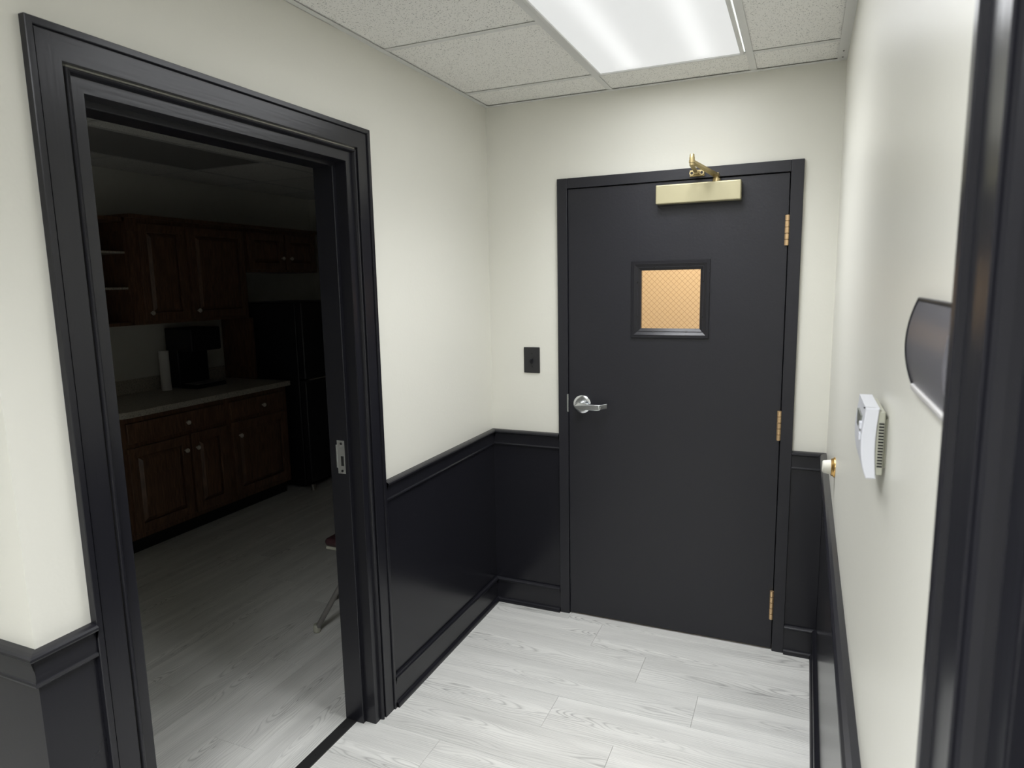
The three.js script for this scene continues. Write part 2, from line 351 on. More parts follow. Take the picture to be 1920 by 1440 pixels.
function troffer(z0, z1, label, x0 = 0.598, x1 = 1.179) {
  const t = thing('ceiling_light', label, 'ceiling light');
  const y = CEIL;
  obj('housing', [bx(x0 + 0.004, x1 - 0.004, y + 0.10, y + 0.11, z0, z1), bx(x0 + 0.004, x0 + 0.006, y + 0.004, y + 0.11, z0, z1), bx(x1 - 0.006, x1 - 0.004, y + 0.004, y + 0.11, z0, z1), bx(x0 + 0.004, x1 - 0.004, y + 0.004, y + 0.11, z0, z0 + 0.002), bx(x0 + 0.004, x1 - 0.004, y + 0.004, y + 0.11, z1 - 0.002, z1)], M.grid, t);
  const fw = 0.013, fx0 = x0 + 0.014, fx1 = x1 - 0.018, fz0 = z0 + 0.012, fz1 = z1 - 0.012;
  const frame = [bx(fx0, fx0 + fw, y - 0.006, y + 0.008, fz0, fz1, 0.002), bx(fx1 - fw, fx1, y - 0.006, y + 0.008, fz0, fz1, 0.002), bx(fx0, fx1, y - 0.006, y + 0.008, fz0, fz0 + 0.005, 0.002), bx(fx0, fx1, y - 0.006, y + 0.008, fz1 - 0.005, fz1, 0.002)];
  obj('lens_frame', frame, M.grid, t);
  const g = bx(fx0 + fw - 0.002, fx1 - fw + 0.002, y + 0.000, y + 0.004, fz0 + 0.003, fz1 - 0.003), p = g.attributes.position, uv = g.attributes.uv;
  for (let i = 0; i < p.count; i++) uv.setXY(i, (p.getX(i) - x0) / (x1 - x0), (p.getZ(i) - z0) / (z1 - z0));
  obj('lens', [g], M.lens, t);
  obj('lens_gap', [bx(fx1 + 0.0005, fx1 + 0.0042, y + 0.001, y + 0.003, fz0 + 0.01, fz1 - 0.01)], M.leak, t).userData = { label: 'bright gap along the lens frame' };
  return base(t, (x0 + x1) / 2, y, (z0 + z1) / 2);
}
troffer(0.238, 1.458, 'lit rectangular troffer in the ceiling before the black door');
troffer(2.678, 3.898, 'lit rectangular troffer in the hall ceiling away from the black door');
troffer(2.678, 3.898, 'lit rectangular troffer in the side branch of the hall', -1.86, -1.25);

// ------------------------------------------------------------------ doorway casings
const CASE = [[0, -0.03], [0, -0.002], [0.030, -0.002], [0.031, 0.004], [0.033, 0.0095], [0.036, 0.0115], [0.039, 0.0105], [0.0415, 0.007], [0.042, 0.0], [0.0475, 0.0], [0.048, 0.0110], [0.0492, 0.0122],
  [0.0975, 0.0122], [0.0985, 0.010], [0.1005, 0.010], [0.1015, 0.0160], [0.103, 0.0175], [0.1145, 0.0175], [0.116, 0.016], [0.116, 0.0]];
function doorwayTrim(name, label, z0, z1, map, flip) {
  const t = structGroup(name, label);
  const run = (P, Q, a, b) => flip ? casingRun(CASE, Q, P, b, a, map) : casingRun(CASE, P, Q, a, b, map);
  obj('casing_leg', [run([z0, 0], [z0, OTOP], [-1, 0], [-1, 1])], M.black, t);
  obj('casing_head', [run([z0, OTOP], [z1, OTOP], [-1, 1], [1, 1])], M.black, t);
  obj('casing_leg', [run([z1, OTOP], [z1, 0], [1, 1], [1, 0])], M.black, t);
  const B = (h0, h1, y0, y1, s0, s1, r) => { const a = map(s0, y0, h0), b = map(s1, y1, h1); return bx(Math.min(a[0], b[0]), Math.max(a[0], b[0]), y0, y1, s0, s1, r); };
  obj('jamb', [B(-0.05, -0.003, 0, OTOP + 0.03, z0 - 0.033, z0 + 0.0005, 0.0015), B(-0.126, -0.046, 0, OTOP + 0.01, z0 - 0.033, z0 + 0.016, 0.0025)], M.black, t);
  obj('jamb', [B(-0.05, -0.003, 0, OTOP + 0.03, z1 - 0.0005, z1 + 0.033, 0.0015), B(-0.126, -0.046, 0, OTOP + 0.01, z1 - 0.016, z1 + 0.033, 0.0025)], M.black, t);
  obj('head_jamb', [B(-0.05, -0.003, OTOP - 0.0005, OTOP + 0.033, z0, z1, 0.0015), B(-0.126, -0.046, OTOP - 0.016, OTOP + 0.033, z0 + 0.012, z1 - 0.012, 0.0025)], M.black, t);
  return t;
}
const LMAP = (s, y, h) => [h, y, s], RMAP = (s, y, h) => [-h, y, s];
const trim2 = doorwayTrim('trim_2', 'black moulded casing around the doorway into the dark kitchen', OZ0, OZ1, LMAP, false);
{
  const z = OZ0 + 0.016;
  const plate = obj('strike_plate', [bx(-0.092, -0.060, 0.962, 0.990, z, z + 0.0016), bx(-0.092, -0.060, 1.046, 1.082, z, z + 0.0016), bx(-0.092, -0.078, 0.990, 1.046, z, z + 0.0016), bx(-0.066, -0.060, 0.990, 1.046, z, z + 0.0016), bx(-0.098, -0.092, 0.982, 1.066, z - 0.002, z + 0.002, 0.001), bx(-0.078, -0.066, 1.026, 1.046, z, z + 0.0016)], M.steel, trim2);
  plate.userData = { label: 'bright steel strike plate in the jamb' };
  obj('latch_hole', [bx(-0.078, -0.066, 0.990, 1.026, z - 0.0004, z + 0.0006)], M.slot, plate);
  for (const y of [0.972, 1.071]) obj('screw', [cyl(0.0045, 0.0045, 0.0025, 'z', -0.074, y, z + 0.0018, 12)], M.screw, plate);
}
const trim3 = onRight(doorwayTrim('trim_3', 'black moulded casing close by on the right wall', RZ0, RZ1, RMAP, true));
const d2 = onRight(structGroup('door_2', 'black door inside the casing on the right wall'));
obj('leaf', [bx(0.060, 0.105, 0.008, OTOP - 0.019, RZ0 + 0.019, RZ1 - 0.019, 0.002)], M.door, d2);
obj('back_panel', [bx(0.106, 0.119, 0, OTOP + 0.01, RZ0 - 0.02, RZ1 + 0.02)], M.slab, d2);

// ------------------------------------------------------------------ wainscot, chair rail, baseboard
const RAIL = [[0, 0.826], [0.0115, 0.826], [0.0150, 0.829], [0.0155, 0.833], [0.0135, 0.8365], [0.0120, 0.8375], [0.0120, 0.884], [0.0175, 0.8865], [0.0230, 0.889], [0.0255, 0.893], [0.0245, 0.897], [0.0200, 0.9005], [0.0120, 0.9025], [0, 0.9035]];
const BASE = [[0, 0.022], [0.0140, 0.022], [0.0140, 0.108], [0.0150, 0.1105], [0.0190, 0.1125], [0.0215, 0.1165], [0.0210, 0.1215], [0.0180, 0.126], [0.0120, 0.1295], [0, 0.1305]];
const SHOE = [[0, 0], [0.0265, 0], [0.0268, 0.008], [0.0245, 0.0155], [0.0200, 0.0205], [0.0140, 0.0225], [0, 0.0225]];
function dado(side, s0, s1, m0, m1, map, flip, post, label) {
  const run = (p) => flip ? moulding(p.slice().reverse(), s0, s1, m0, m1, map) : moulding(p, s0, s1, m0, m1, map);
  const r = structGroup(`trim_rail_${side}`, `black chair rail and wainscot panel ${label}`);
  obj('chair_rail', [run(RAIL)], M.black, r);
  obj('wainscot_panel', [run([[0, 0.1], [0.005, 0.1], [0.005, 0.84], [0, 0.84]])], M.panel, r);
  const b = structGroup(`baseboard_${side}`, `black baseboard ${label}`);
  obj('board', [run(BASE)], M.black, b);
  obj('shoe_moulding', [run(SHOE)], M.black, b);
  if (post) { post(r); post(b); }
}
const BMAP = (s, y, h) => [s, y, h];
dado('left', 0, OZ0 - 0.1165, 1, 0, LMAP, true, null, 'between the doorway and the corner');
dado('corner', OZ1 + 0.1165, ZL, 0, 1, LMAP, true, null, 'beside the doorway up to the outside corner');
dado('return', LEFTX, 0, 0, 1, (s, y, h) => [s, y, ZL + h], false, null, 'on the wall past the outside corner');
dado('back', 0, FX0, 1, 0, BMAP, false, null, 'between the corner and the black door');
dado('back_right', FX1, WX - 0.001, 0, -1, BMAP, false, null, 'in the narrow strip beside the door hinges');
dado('right', 0.001, RZ0 - 0.1165, 1, 0, RMAP, false, onRight, 'along the wall with the thermostat');

// ------------------------------------------------------------------ the black door
{
  const t = structGroup('trim_4', 'flat black frame of the closed door');
  const F = 0.016;
  obj('frame_leg', [bx(FX0, DX0 - 0.0015, 0, FH, -0.115, F, 0.002)], M.door, t);
  obj('frame_leg', [bx(DX1 + 0.003, FX1, 0, FH, -0.115, F, 0.002)], M.door, t);
  obj('frame_head', [bx(DX0 - 0.0015, DX1 + 0.003, DH + 0.002, FH, -0.115, F, 0.002)], M.door, t);
  obj('stop', [bx(DX0 - 0.002, DX0 + 0.014, 0, DH, -0.08, -0.045), bx(DX1 - 0.014, DX1 + 0.004, 0, DH, -0.08, -0.045), bx(DX0, DX1, DH - 0.014, DH + 0.004, -0.08, -0.045)], M.door, t);
  obj('strike_lip', [bx(0.3955, 0.4032, 1.013, 1.098, 0.012, 0.0175, 0.0015)], M.steel, t).userData = { label: 'bright strike lip beside the lever' };

  const d = structGroup('door_1', 'closed black door with a small wired glass window');
  const WX0 = 0.737, WX1 = 0.990, WY0 = 1.408, WY1 = 1.661, z0 = -0.038, z1 = 0.007, B = 0.009;
  obj('leaf', [bx(DX0, WX0 - 0.012, B, DH - 0.001, z0, z1, 0.0015), bx(WX1 + 0.012, DX1, B, DH - 0.001, z0, z1, 0.0015), bx(WX0 - 0.013, WX1 + 0.013, B, WY0 - 0.012, z0, z1, 0), bx(WX0 - 0.013, WX1 + 0.013, WY1 + 0.012, DH - 0.001, z0, z1, 0)], M.door, d);
  // window frame: lip, splayed bevel down to the glass
  const prof = [[0.041, 0.0], [0.041, 0.0065], [0.0395, 0.008], [0.029, 0.008], [0.0275, 0.0095], [0, -0.012], [0, -0.03]];
  const frame = obj('window_frame', [
    casingRun(prof, [WX1, WY0], [WX0, WY0], [1, -1], [-1, -1], (s, y, h) => [s, y, z1 + h]), casingRun(prof, [WX0, WY0], [WX0, WY1], [-1, -1], [-1, 1], (s, y, h) => [s, y, z1 + h]),
    casingRun(prof, [WX0, WY1], [WX1, WY1], [-1, 1], [1, 1], (s, y, h) => [s, y, z1 + h]), casingRun(prof, [WX1, WY1], [WX1, WY0], [1, 1], [1, -1], (s, y, h) => [s, y, z1 + h]),
  ].map(g => { const p = g.attributes.position; void p; return g; }), M.black, d);
  for (const [x, y, tx, ty] of [[0.795, WY0 - 0.012, 0.7, 0], [0.935, WY0 - 0.012, 0.7, 0], [0.795, WY1 + 0.012, -0.7, 0], [0.935, WY1 + 0.012, -0.7, 0], [WX0 - 0.012, 1.46, 0, 0.7], [WX0 - 0.012, 1.61, 0, 0.7], [WX1 + 0.012, 1.46, 0, -0.7], [WX1 + 0.012, 1.61, 0, -0.7]]) {
    const g = new THREE.CylinderGeometry(0.0042, 0.0048, 0.004, 12); g.rotateX(Math.PI / 2); g.rotateX(-tx); g.rotateY(ty); g.translate(x, y, z1 - 0.0015);
    obj('screw', [plain(g)], M.screw, frame);
  }
  obj('glass_pane', [bx(WX0 - 0.008, WX1 + 0.008, WY0 - 0.008, WY1 + 0.008, z1 - 0.020, z1 - 0.0165)], M.glass, d).userData = { label: 'clear wired glass' };
  const wires = [], cx = (WX0 + WX1) / 2, cy = (WY0 + WY1) / 2, hw = (WX1 - WX0) / 2 + 0.004, sp = 0.0168, w = 0.00042;
  for (const dir of [-1, 1]) for (let k = -30; k <= 30; k++) {
    const c = k * sp * Math.SQRT2 + (dir > 0 ? 0.004 : 0.009);       // y = dir * x + c, clipped to the pane
    let a = Math.max(-hw, dir > 0 ? -hw - c : c - hw), b = Math.min(hw, dir > 0 ? hw - c : c + hw);
    if (b - a < 0.004) continue;
    const L = (b - a) * Math.SQRT2, g = new THREE.BoxGeometry(L, w * 2, w * 1.4); g.rotateZ(dir * Math.PI / 4); g.translate(cx + (a + b) / 2, cy + dir * (a + b) / 2 + c, z1 - 0.0140);
    wires.push(plain(g));
  }
  const mesh = obj('wire_mesh', wires, M.wire, d); mesh.userData = { label: 'fine diamond wire grid in the glass', kind: 'stuff' };
  // hinges
  for (const [y0, y1] of [[1.745, 1.866], [0.946, 1.072], [0.148, 0.278]]) {
    const x = DX1 - 0.004, h = (y1 - y0) / 5;
    const hg = obj('hinge', [bx(x - 0.003, x + 0.003, y0 + 0.002, y1 - 0.002, z1 - 0.010, z1 + 0.004)], M.hinge, d);
    for (let k = 0; k < 5; k++) obj('knuckle', [cyl(0.0085, 0.0085, h - 0.0022, 'y', x, y0 + h * (k + 0.5), z1 + 0.009, 16)], M.hinge, hg);
  }
  // lever set
  const lx = 0.469, ly = 1.053;
  const rose = obj('handle_rose', [lathe([[0, 0.0125], [0.030, 0.0125], [0.037, 0.0115], [0.0415, 0.009], [0.0435, 0.006], [0.0440, 0]].reverse(), 'z', lx, ly, z1, 48)], M.steel, d);
  obj('hub', [lathe([[0.0195, 0], [0.0185, 0.020], [0.0170, 0.034], [0.0165, 0.044]], 'z', lx, ly, z1 + 0.012, 32)], M.steel, rose);
  const sh = new THREE.Shape(); sh.moveTo(-0.006, 0.0145); sh.absarc(-0.004, 0, 0.0145, Math.PI / 2, Math.PI * 1.5, false); sh.lineTo(0.075, -0.0150); sh.quadraticCurveTo(0.092, -0.0155, 0.101, -0.012); sh.lineTo(0.126, -0.007); sh.lineTo(0.126, 0.0115); sh.lineTo(0.104, 0.0085); sh.quadraticCurveTo(0.06, 0.0085, 0.030, 0.012); sh.lineTo(-0.004, 0.0145);
  const lev = new THREE.ExtrudeGeometry(sh, { depth: 0.010, bevelEnabled: true, bevelSize: 0.0016, bevelThickness: 0.0016, bevelSegments: 3, curveSegments: 16 });
  const lp = lev.attributes.position;        // the grip bows outwards and its tip turns back to the door
  for (let i = 0; i < lp.count; i++) { const x = lp.getX(i); let dz = 0.006 * Math.sin(Math.max(0, Math.min(1, x / 0.1)) * Math.PI); if (x > 0.1) dz -= (x - 0.1) * 0.75; lp.setZ(i, lp.getZ(i) + dz); }
  lev.computeVertexNormals(); lev.translate(lx, ly, z1 + 0.048);
  obj('handle_lever', [plain(lev)], M.steel, d);
}
{ // door closer
  const t = thing('door_closer', 'gold overhead door closer with elbow arm on black door', 'door closer');
  obj('body', [bx(0.806, 1.148, 1.934, 2.012, 0.0075, 0.052, 0.005, 3)], M.brass, t);
  obj('back_plate', [bx(0.812, 1.142, 1.938, 2.008, 0.0070, 0.010, 0.001)], M.brassArm, t);
  obj('spindle', [cyl(0.015, 0.017, 0.014, 'y', 1.050, 2.018, 0.032, 24), cyl(0.009, 0.009, 0.03, 'y', 1.050, 2.030, 0.032, 16)], M.brassArm, t);
  const bar = (A, B, w0, w1, h) => {       // tapering flat bar from A to B
    const a = new THREE.Vector3(...A), b = new THREE.Vector3(...B), dir = b.clone().sub(a).normalize(), s = new THREE.Vector3(dir.z, 0, -dir.x).normalize(), u = s.clone().cross(dir).normalize();
    if (u.y < 0) u.negate();
    const P = (o, w, v) => o.clone().addScaledVector(s, w).addScaledVector(u, v).toArray();
    const c = [P(a, -w0, -h), P(a, w0, -h), P(a, w0, h), P(a, -w0, h), P(b, -w1, -h), P(b, w1, -h), P(b, w1, h), P(b, -w1, h)];
    return fromFaces([[c[3], c[2], c[1], c[0]], [c[4], c[5], c[6], c[7]], [c[0], c[1], c[5], c[4]], [c[1], c[2], c[6], c[5]], [c[2], c[3], c[7], c[6]], [c[3], c[0], c[4], c[7]]]);
  };
  const E = [0.981, 2.066, 0.235];
  obj('main_arm', [bar([1.050, 2.034, 0.032], [1.046, 2.040, 0.046], 0.013, 0.012, 0.0055), bar([1.047, 2.037, 0.042], [E[0], E[1], E[2]], 0.012, 0.0085, 0.0050), cyl(0.0115, 0.0115, 0.010, 'y', E[0], E[1], E[2], 20)], M.brassArm, t);
  obj('forearm', [bar([E[0] - 0.001, E[1] - 0.010, E[2]], [0.970, 2.054, 0.045], 0.0085, 0.0065, 0.0045), cyl(0.0095, 0.0095, 0.009, 'y', E[0], E[1] - 0.010, E[2], 20)], M.brassArm, t);
  obj('elbow_pin', [lathe([[0, 0.024], [0.007, 0.0235], [0.009, 0.021], [0.0095, 0.012], [0.0105, 0.011], [0.0105, 0]].reverse(), 'y', E[0], E[1] + 0.004, E[2], 20)], M.brassArm, t);
  const sh = obj('shoe_bracket', [bx(0.940, 1.000, 2.040, 2.066, 0.016, 0.021, 0.002), cyl(0.010, 0.010, 0.012, 'z', 0.950, 2.053, 0.024, 16), cyl(0.010, 0.010, 0.012, 'z', 0.990, 2.053, 0.024, 16), bx(0.958, 0.982, 2.046, 2.060, 0.02, 0.052, 0.003)], M.brassArm, t);
  for (const x of [0.950, 0.990]) obj('screw', [cyl(0.0055, 0.0055, 0.002, 'z', x, 2.053, 0.0305, 12)], M.screw, sh);
  base(t, 0.977, 1.934, 0.007);
}
{ // light switch
  const t = thing('light_switch', 'black switch plate on the cream wall beside the door', 'light switch');
  obj('cover_plate', [bx(0.1755, 0.2565, 1.1905, 1.3140, 0.0002, 0.0062, 0.003, 3)], M.plate, t);
  obj('toggle_bezel', [bx(0.2095, 0.2235, 1.2360, 1.2680, 0.006, 0.0078, 0.001)], M.plate, t);
  const g = new THREE.BoxGeometry(0.0085, 0.018, 0.016); g.rotateX(0.5); g.translate(0.2165, 1.2480, 0.012);
  obj('toggle', [plain(g)], M.appliance, t);
  for (const y of [1.2205, 1.2840]) obj('screw', [cyl(0.0038, 0.0042, 0.002, 'z', 0.2165, y, 0.0066, 14)], M.screw, t);
  base(t, 0.216, 1.1905, 0);
}
// ------------------------------------------------------------------ things on the right wall
{ // thermostat
  const t = thing('thermostat', 'white thermostat with vented beige back on the right wall', 'thermostat');
  const y0 = 1.357, y1 = 1.447, zN = 2.002, zF = 1.885;
  const side = (pts) => { const s = new THREE.Shape(); pts.forEach(([a, b], i) => i ? s.lineTo(a, b) : s.moveTo(a, b)); return s; };
  // near-side outline of the cover: front bows out in the lower half
  const n = 14, front = [], back = [];
  for (let k = 0; k <= n; k++) { const f = k / n, y = y0 + (y1 - y0) * f; front.push([0.0255 + 0.0035 * Math.sin(Math.PI * Math.min(1, f * 1.05)) - 0.004 * Math.pow(1 - f, 6), y]); back.push([0.0125 + 0.0025 * Math.sin(Math.PI * f), y]); }
  const g = new THREE.ExtrudeGeometry(side([...front, ...back.reverse()]), { depth: zN - zF - 0.004, bevelEnabled: true, bevelSize: 0.0015, bevelThickness: 0.002, bevelSegments: 3 });
  g.scale(-1, 1, 1); const ix = g.attributes.position; void ix; g.translate(0, 0, zF + 0.002);
  { const p = g.attributes.position, nn = g.attributes.normal; for (let i = 0; i < p.count; i += 3) for (const a of [p, nn]) { const x = a.getX(i + 1), y = a.getY(i + 1), z = a.getZ(i + 1); a.setXYZ(i + 1, a.getX(i + 2), a.getY(i + 2), a.getZ(i + 2)); a.setXYZ(i + 2, x, y, z); } }
  obj('cover', [plain(g)], M.white, t);
  const b = obj('base', [bx(-0.0145, -0.0035, y0 + 0.003, y1 - 0.003, zF + 0.004, zN - 0.003, 0.002), bx(-0.004, -0.0003, y0 + 0.012, y1 - 0.014, zF + 0.012, zN - 0.010)], M.beige, t);
  b.userData = { label: 'beige slotted base' };
  for (let k = 0; k < 15; k++) obj('vent_slot', [bx(-0.0105, -0.0045, y0 + 0.014 + k * 0.0040, y0 + 0.0162 + k * 0.0040, zN - 0.004, zN - 0.0026)], M.slot, b);
  obj('seam', [bx(-0.0288, -0.0155, y1 - 0.0005, y1 + 0.0016, zN - 0.007, zN - 0.0062)], M.slot, t);
  obj('display', [bx(-0.0306, -0.0280, 1.412, 1.434, 1.918, 1.976, 0.0008)], M.lcd, t);
  for (const y of [1.402, 1.417]) obj('button', [bx(-0.0322, -0.0285, y, y + 0.010, 1.976, 1.986, 0.0012)], M.white, t);
  onRight(t);
}
{ // curved sign
  const t = thing('wall_sign', 'blank charcoal curved sign plate beside the near casing', 'sign');
  const y0 = 1.508, y1 = 1.592, z0 = 2.200, z1 = 2.392, n = 20, q = [], hOf = f => 0.0025 + 0.0085 * (1 - Math.pow(2 * f - 1, 2));
  for (let k = 0; k < n; k++) {
    const a = k / n, b = (k + 1) / n, ya = y0 + (y1 - y0) * a, yb = y0 + (y1 - y0) * b, ha = hOf(a), hb = hOf(b);
    q.push([[-ha, ya, z0], [-ha, ya, z1], [-hb, yb, z1], [-hb, yb, z0]]);
    q.push([[0, ya, z0], [-ha, ya, z0], [-hb, yb, z0], [0, yb, z0]], [[0, ya, z1], [0, yb, z1], [-hb, yb, z1], [-ha, ya, z1]]);
  }
  q.push([[0, y0, z0], [0, y0, z1], [-hOf(0), y0, z1], [-hOf(0), y0, z0]], [[0, y1, z0], [-hOf(1), y1, z0], [-hOf(1), y1, z1], [0, y1, z1]]);
  obj('insert', [fromFaces(q)], M.signDark, t);
  obj('end_cap', [(() => { const s = new THREE.Shape(); s.moveTo(0, y0 - 0.001); for (let k = 0; k <= n; k++) s.lineTo(hOf(k / n) + 0.0012, y0 - 0.001 + (y1 - y0 + 0.002) * k / n); s.lineTo(0, y1 + 0.001); const g = new THREE.ExtrudeGeometry(s, { depth: 0.003, bevelEnabled: false }); g.rotateY(Math.PI); g.translate(0, 0, z0); return plain(g); })()], M.appliance, t);
  obj('lower_rail', [bx(-0.0062, -0.0003, y0 - 0.0030, y0 + 0.0030, z0 + 0.004, z1, 0.0022, 3)], M.rail, t).userData = { label: 'bright metal lower rail' };
  obj('upper_rail', [bx(-0.0042, -0.0003, y1 - 0.001, y1 + 0.0022, z0, z1, 0.001)], M.appliance, t);
  onRight(t);
}
{ // door stop
  const t = thing('door_stop', 'white rubber door stop with brass base on right wall', 'door stop');
  const y = 1.040, z = 0.745;
  obj('base', [lathe([[0.031, 0], [0.031, 0.004], [0.027, 0.006], [0.027, 0.010], [0.023, 0.012], [0, 0.012]], '-x', -0.0003, y, z, 32)], M.brassBase, t).userData = { label: 'brass base ring' };
  obj('bumper', [lathe([[0.023, 0.010], [0.020, 0.030], [0.0185, 0.034], [0.014, 0.036], [0, 0.0355]], '-x', -0.0003, y, z, 32)], M.rubber, t);
  onRight(t);
}

// ------------------------------------------------------------------ the dark kitchen: shell
struct('wall_kitchen_far', [bx(KX - 0.12, KX, 0, KC + 0.05, KZ0 - 0.12, KZ1 + 0.12)], M.wall, 'cream wall behind the kitchen cabinets');
struct('wall_kitchen_end', [bx(KX, -0.62, 0, KC + 0.05, KZ0 - 0.12, KZ0), bx(-0.74, -0.62, 0, KC + 0.05, KZ0, -1.63), bx(-0.86, -0.742, 0, KC + 0.05, -1.63, -0.12), bx(-0.86, T1, 0, KC + 0.05, -0.12, -0.0)].slice(0, 4), M.wall, 'cream end wall past the refrigerator');
{
  const c = structGroup('ceiling_kitchen', 'unlit tiled kitchen ceiling');
  obj('deck', [bx(KX, T1, KC + 0.13, KC + 0.18, KZ0, KZ1)], M.slab, c);
  ceilingGrid(c, KX, T1, KZ0, KZ1, [-2.5, -1.895, -1.285, -0.675], [-1.80, -1.19, -0.58, 0.03, 0.64, 1.25], KC, (x, z) => x > -2.5 && x < -1.9 && z > -0.58 && z < 0.64);
}
{
  const t = thing('ceiling_light', 'unlit troffer in the dark kitchen ceiling', 'ceiling light');
  obj('lens', [bx(-2.485, -1.91, KC + 0.002, KC + 0.006, -0.565, 0.625)], M.lensOff, t);
  obj('housing', [bx(-2.496, -1.899, KC + 0.006, KC + 0.1, -0.576, 0.636)], M.grid, t);
  base(t, -2.2, KC, 0.03);
}
// cabinets, fronts facing the doorway (+x)
function knob(parent, x, y, z) { const k = obj('knob', [lathe([[0.006, 0], [0.006, 0.012], [0.013, 0.017], [0.0155, 0.022], [0.014, 0.027], [0.010, 0.0285], [0.0075, 0.027], [0.0065, 0.016], [0, 0.015]], 'x', x, y, z, 20)], M.knob, parent); k.userData = { label: 'round pale knob' }; return k; }
function cabinetDoor(parent, x, y0, y1, z0, z1, kz, ky) {
  const s = 0.058, t = 0.02, r = 0.003;
  const d = obj('door', [bx(x, x + t, y0, y1, z0, z0 + s, r), bx(x, x + t, y0, y1, z1 - s, z1, r), bx(x, x + t, y0, y0 + s, z0 + s - 0.002, z1 - s + 0.002, r), bx(x, x + t, y1 - s, y1, z0 + s - 0.002, z1 - s + 0.002, r)], M.oak, parent);
  const a = y0 + s - 0.002, b = y1 - s + 0.002, c = z0 + s - 0.002, e = z1 - s + 0.002, i = 0.03, xl = x + 0.003, xh = x + 0.0225;
  const o = [[xl, a, e], [xl, a, c], [xl, b, c], [xl, b, e]], p = [[xh, a + i, e - i], [xh, a + i, c + i], [xh, b - i, c + i], [xh, b - i, e - i]];
  const q = [[p[0], p[1], p[2], p[3]]]; for (let k = 0; k < 4; k++) { const n = (k + 1) % 4; q.push([o[k], o[n], p[n], p[k]]); }
  obj('panel', [metreUV(fromFaces(q))], M.oak, d);
  if (kz !== undefined) knob(d, x + t, ky, kz);
  return d;
}
function baseCabinet(label, z0, z1, doors, drawer) {
  const t = thing('base_cabinet', label, 'cabinet', 'base cabinets under the kitchen counter');
  const XF = -2.302;
  obj('carcass', [bx(KX + 0.001, XF, 0.1, 0.862, z0 + 0.001, z1 - 0.001)], M.oak, t);
  obj('toe_kick', [bx(KX + 0.02, XF - 0.055, 0, 0.1, z0 + 0.001, z1 - 0.001)], M.toe, t);
  const dr = obj('drawer', [bx(XF, XF + 0.02, 0.70, 0.825, z0 + 0.03, z1 - 0.03, 0.004)], M.oak, t);
  knob(dr, XF + 0.02, 0.757, drawer);
  for (const [a, b, kz] of doors) cabinetDoor(t, XF, 0.135, 0.672, a, b, kz, 0.575);
  return base(t, KX + 0.3, 0, (z0 + z1) / 2);
}
baseCabinet('wide wooden base cabinet with two doors and one drawer', -0.48, 0.315, [[-0.155 + 0.01, 0.29, -0.105], [-0.455, -0.165, -0.195]], -0.135);
baseCabinet('narrow wooden base cabinet with one door beside refrigerator', -1.085, -0.48, [[-1.055, -0.515, -0.57]], -0.81);
{ // worktop with a rounded near corner
  const s = new THREE.Shape(); const x0 = KX + 0.001, x1 = -2.262, z0 = -1.095, z1 = 0.345, r = 0.07;
  s.moveTo(x0, -z0); s.lineTo(x1, -z0); s.lineTo(x1, -z1 + r); s.absarc(x1 - r, -z1 + r, r, 0, -Math.PI / 2, true); s.lineTo(x0, -z1); s.lineTo(x0, -z0);
  const g = new THREE.ExtrudeGeometry(s, { depth: 0.034, bevelEnabled: true, bevelSize: 0.002, bevelThickness: 0.002, bevelSegments: 2 }); g.rotateX(-Math.PI / 2); g.translate(0, 0.8645, 0);
  const t = thing('worktop', 'speckled laminate worktop with rounded corner on base cabinets', 'worktop');
  obj('slab', [metreUV(plain(g))], M.counter, t);
  obj('backsplash', [bx(KX + 0.001, KX + 0.02, 0.9005, 1.0, -1.095, 0.345, 0.002)], M.counter, t);
  base(t, -2.6, 0.8625, -0.375);
}
function wallCabinet(label, z0, z1, y0, y1, doors, ky) {
  const t = thing('wall_cabinet', label, 'cabinet', 'wall cabinets in the kitchen');
  const XF = -2.64;
  obj('carcass', [bx(KX + 0.001, XF, y0, y1, z0 + 0.001, z1 - 0.001)], M.oak, t);
  for (const [a, b, kz] of doors) cabinetDoor(t, XF, y0 + 0.02, y1 - 0.03, a, b, kz, ky);
  obj('crown', [bx(KX + 0.001, XF + 0.03, y1, y1 + 0.025, z0 + 0.001, z1 - 0.001, 0.004)], M.oak, t);
  return base(t, KX + 0.15, y0, (z0 + z1) / 2);
}
wallCabinet('wooden wall cabinet with raised panel door beside open shelves', -0.555, -0.115, 1.39, 2.085, [[-0.54, -0.185, -0.222]], 1.466);
wallCabinet('wooden wall cabinet with raised panel door beside the refrigerator', -1.112, -0.555, 1.39, 2.085, [[-1.09, -0.575, -0.605]], 1.467);
wallCabinet('short two-door wooden wall cabinet above the black refrigerator', -1.96, -1.114, 1.746, 2.085, [[-1.93, -1.555, -1.60], [-1.535, -1.14, -1.50]], 1.86);
{ // open shelves
  const t = thing('shelf_unit', 'open wooden wall shelves beside the wall cabinets', 'shelf');
  const z0 = -0.113, z1 = 0.42, XF = -2.65;
  obj('frame', [bx(KX + 0.001, KX + 0.012, 1.39, 2.085, z0, z1), bx(KX + 0.001, XF, 2.06, 2.085, z0, z1), bx(KX + 0.001, XF, 1.39, 1.41, z0, z1), bx(KX + 0.001, XF, 1.39, 2.085, z0, z0 + 0.018), bx(KX + 0.001, XF, 1.39, 2.085, z1 - 0.018, z1)], M.oak, t);
  for (const y of [1.625, 1.855]) obj('shelf', [bx(KX + 0.012, XF, y, y + 0.014, z0 + 0.018, z1 - 0.018)], M.counter, t);
  base(t, KX + 0.14, 1.39, 0.15);
}
{ // end panel between worktop and wall cabinet
  const t = obj('end_panel', [bx(KX + 0.022, -2.585, 0.9012, 1.389, -1.093, -1.076)], M.oak); t.userData = { label: 'wooden end panel on the worktop next to refrigerator', category: 'panel' };
}
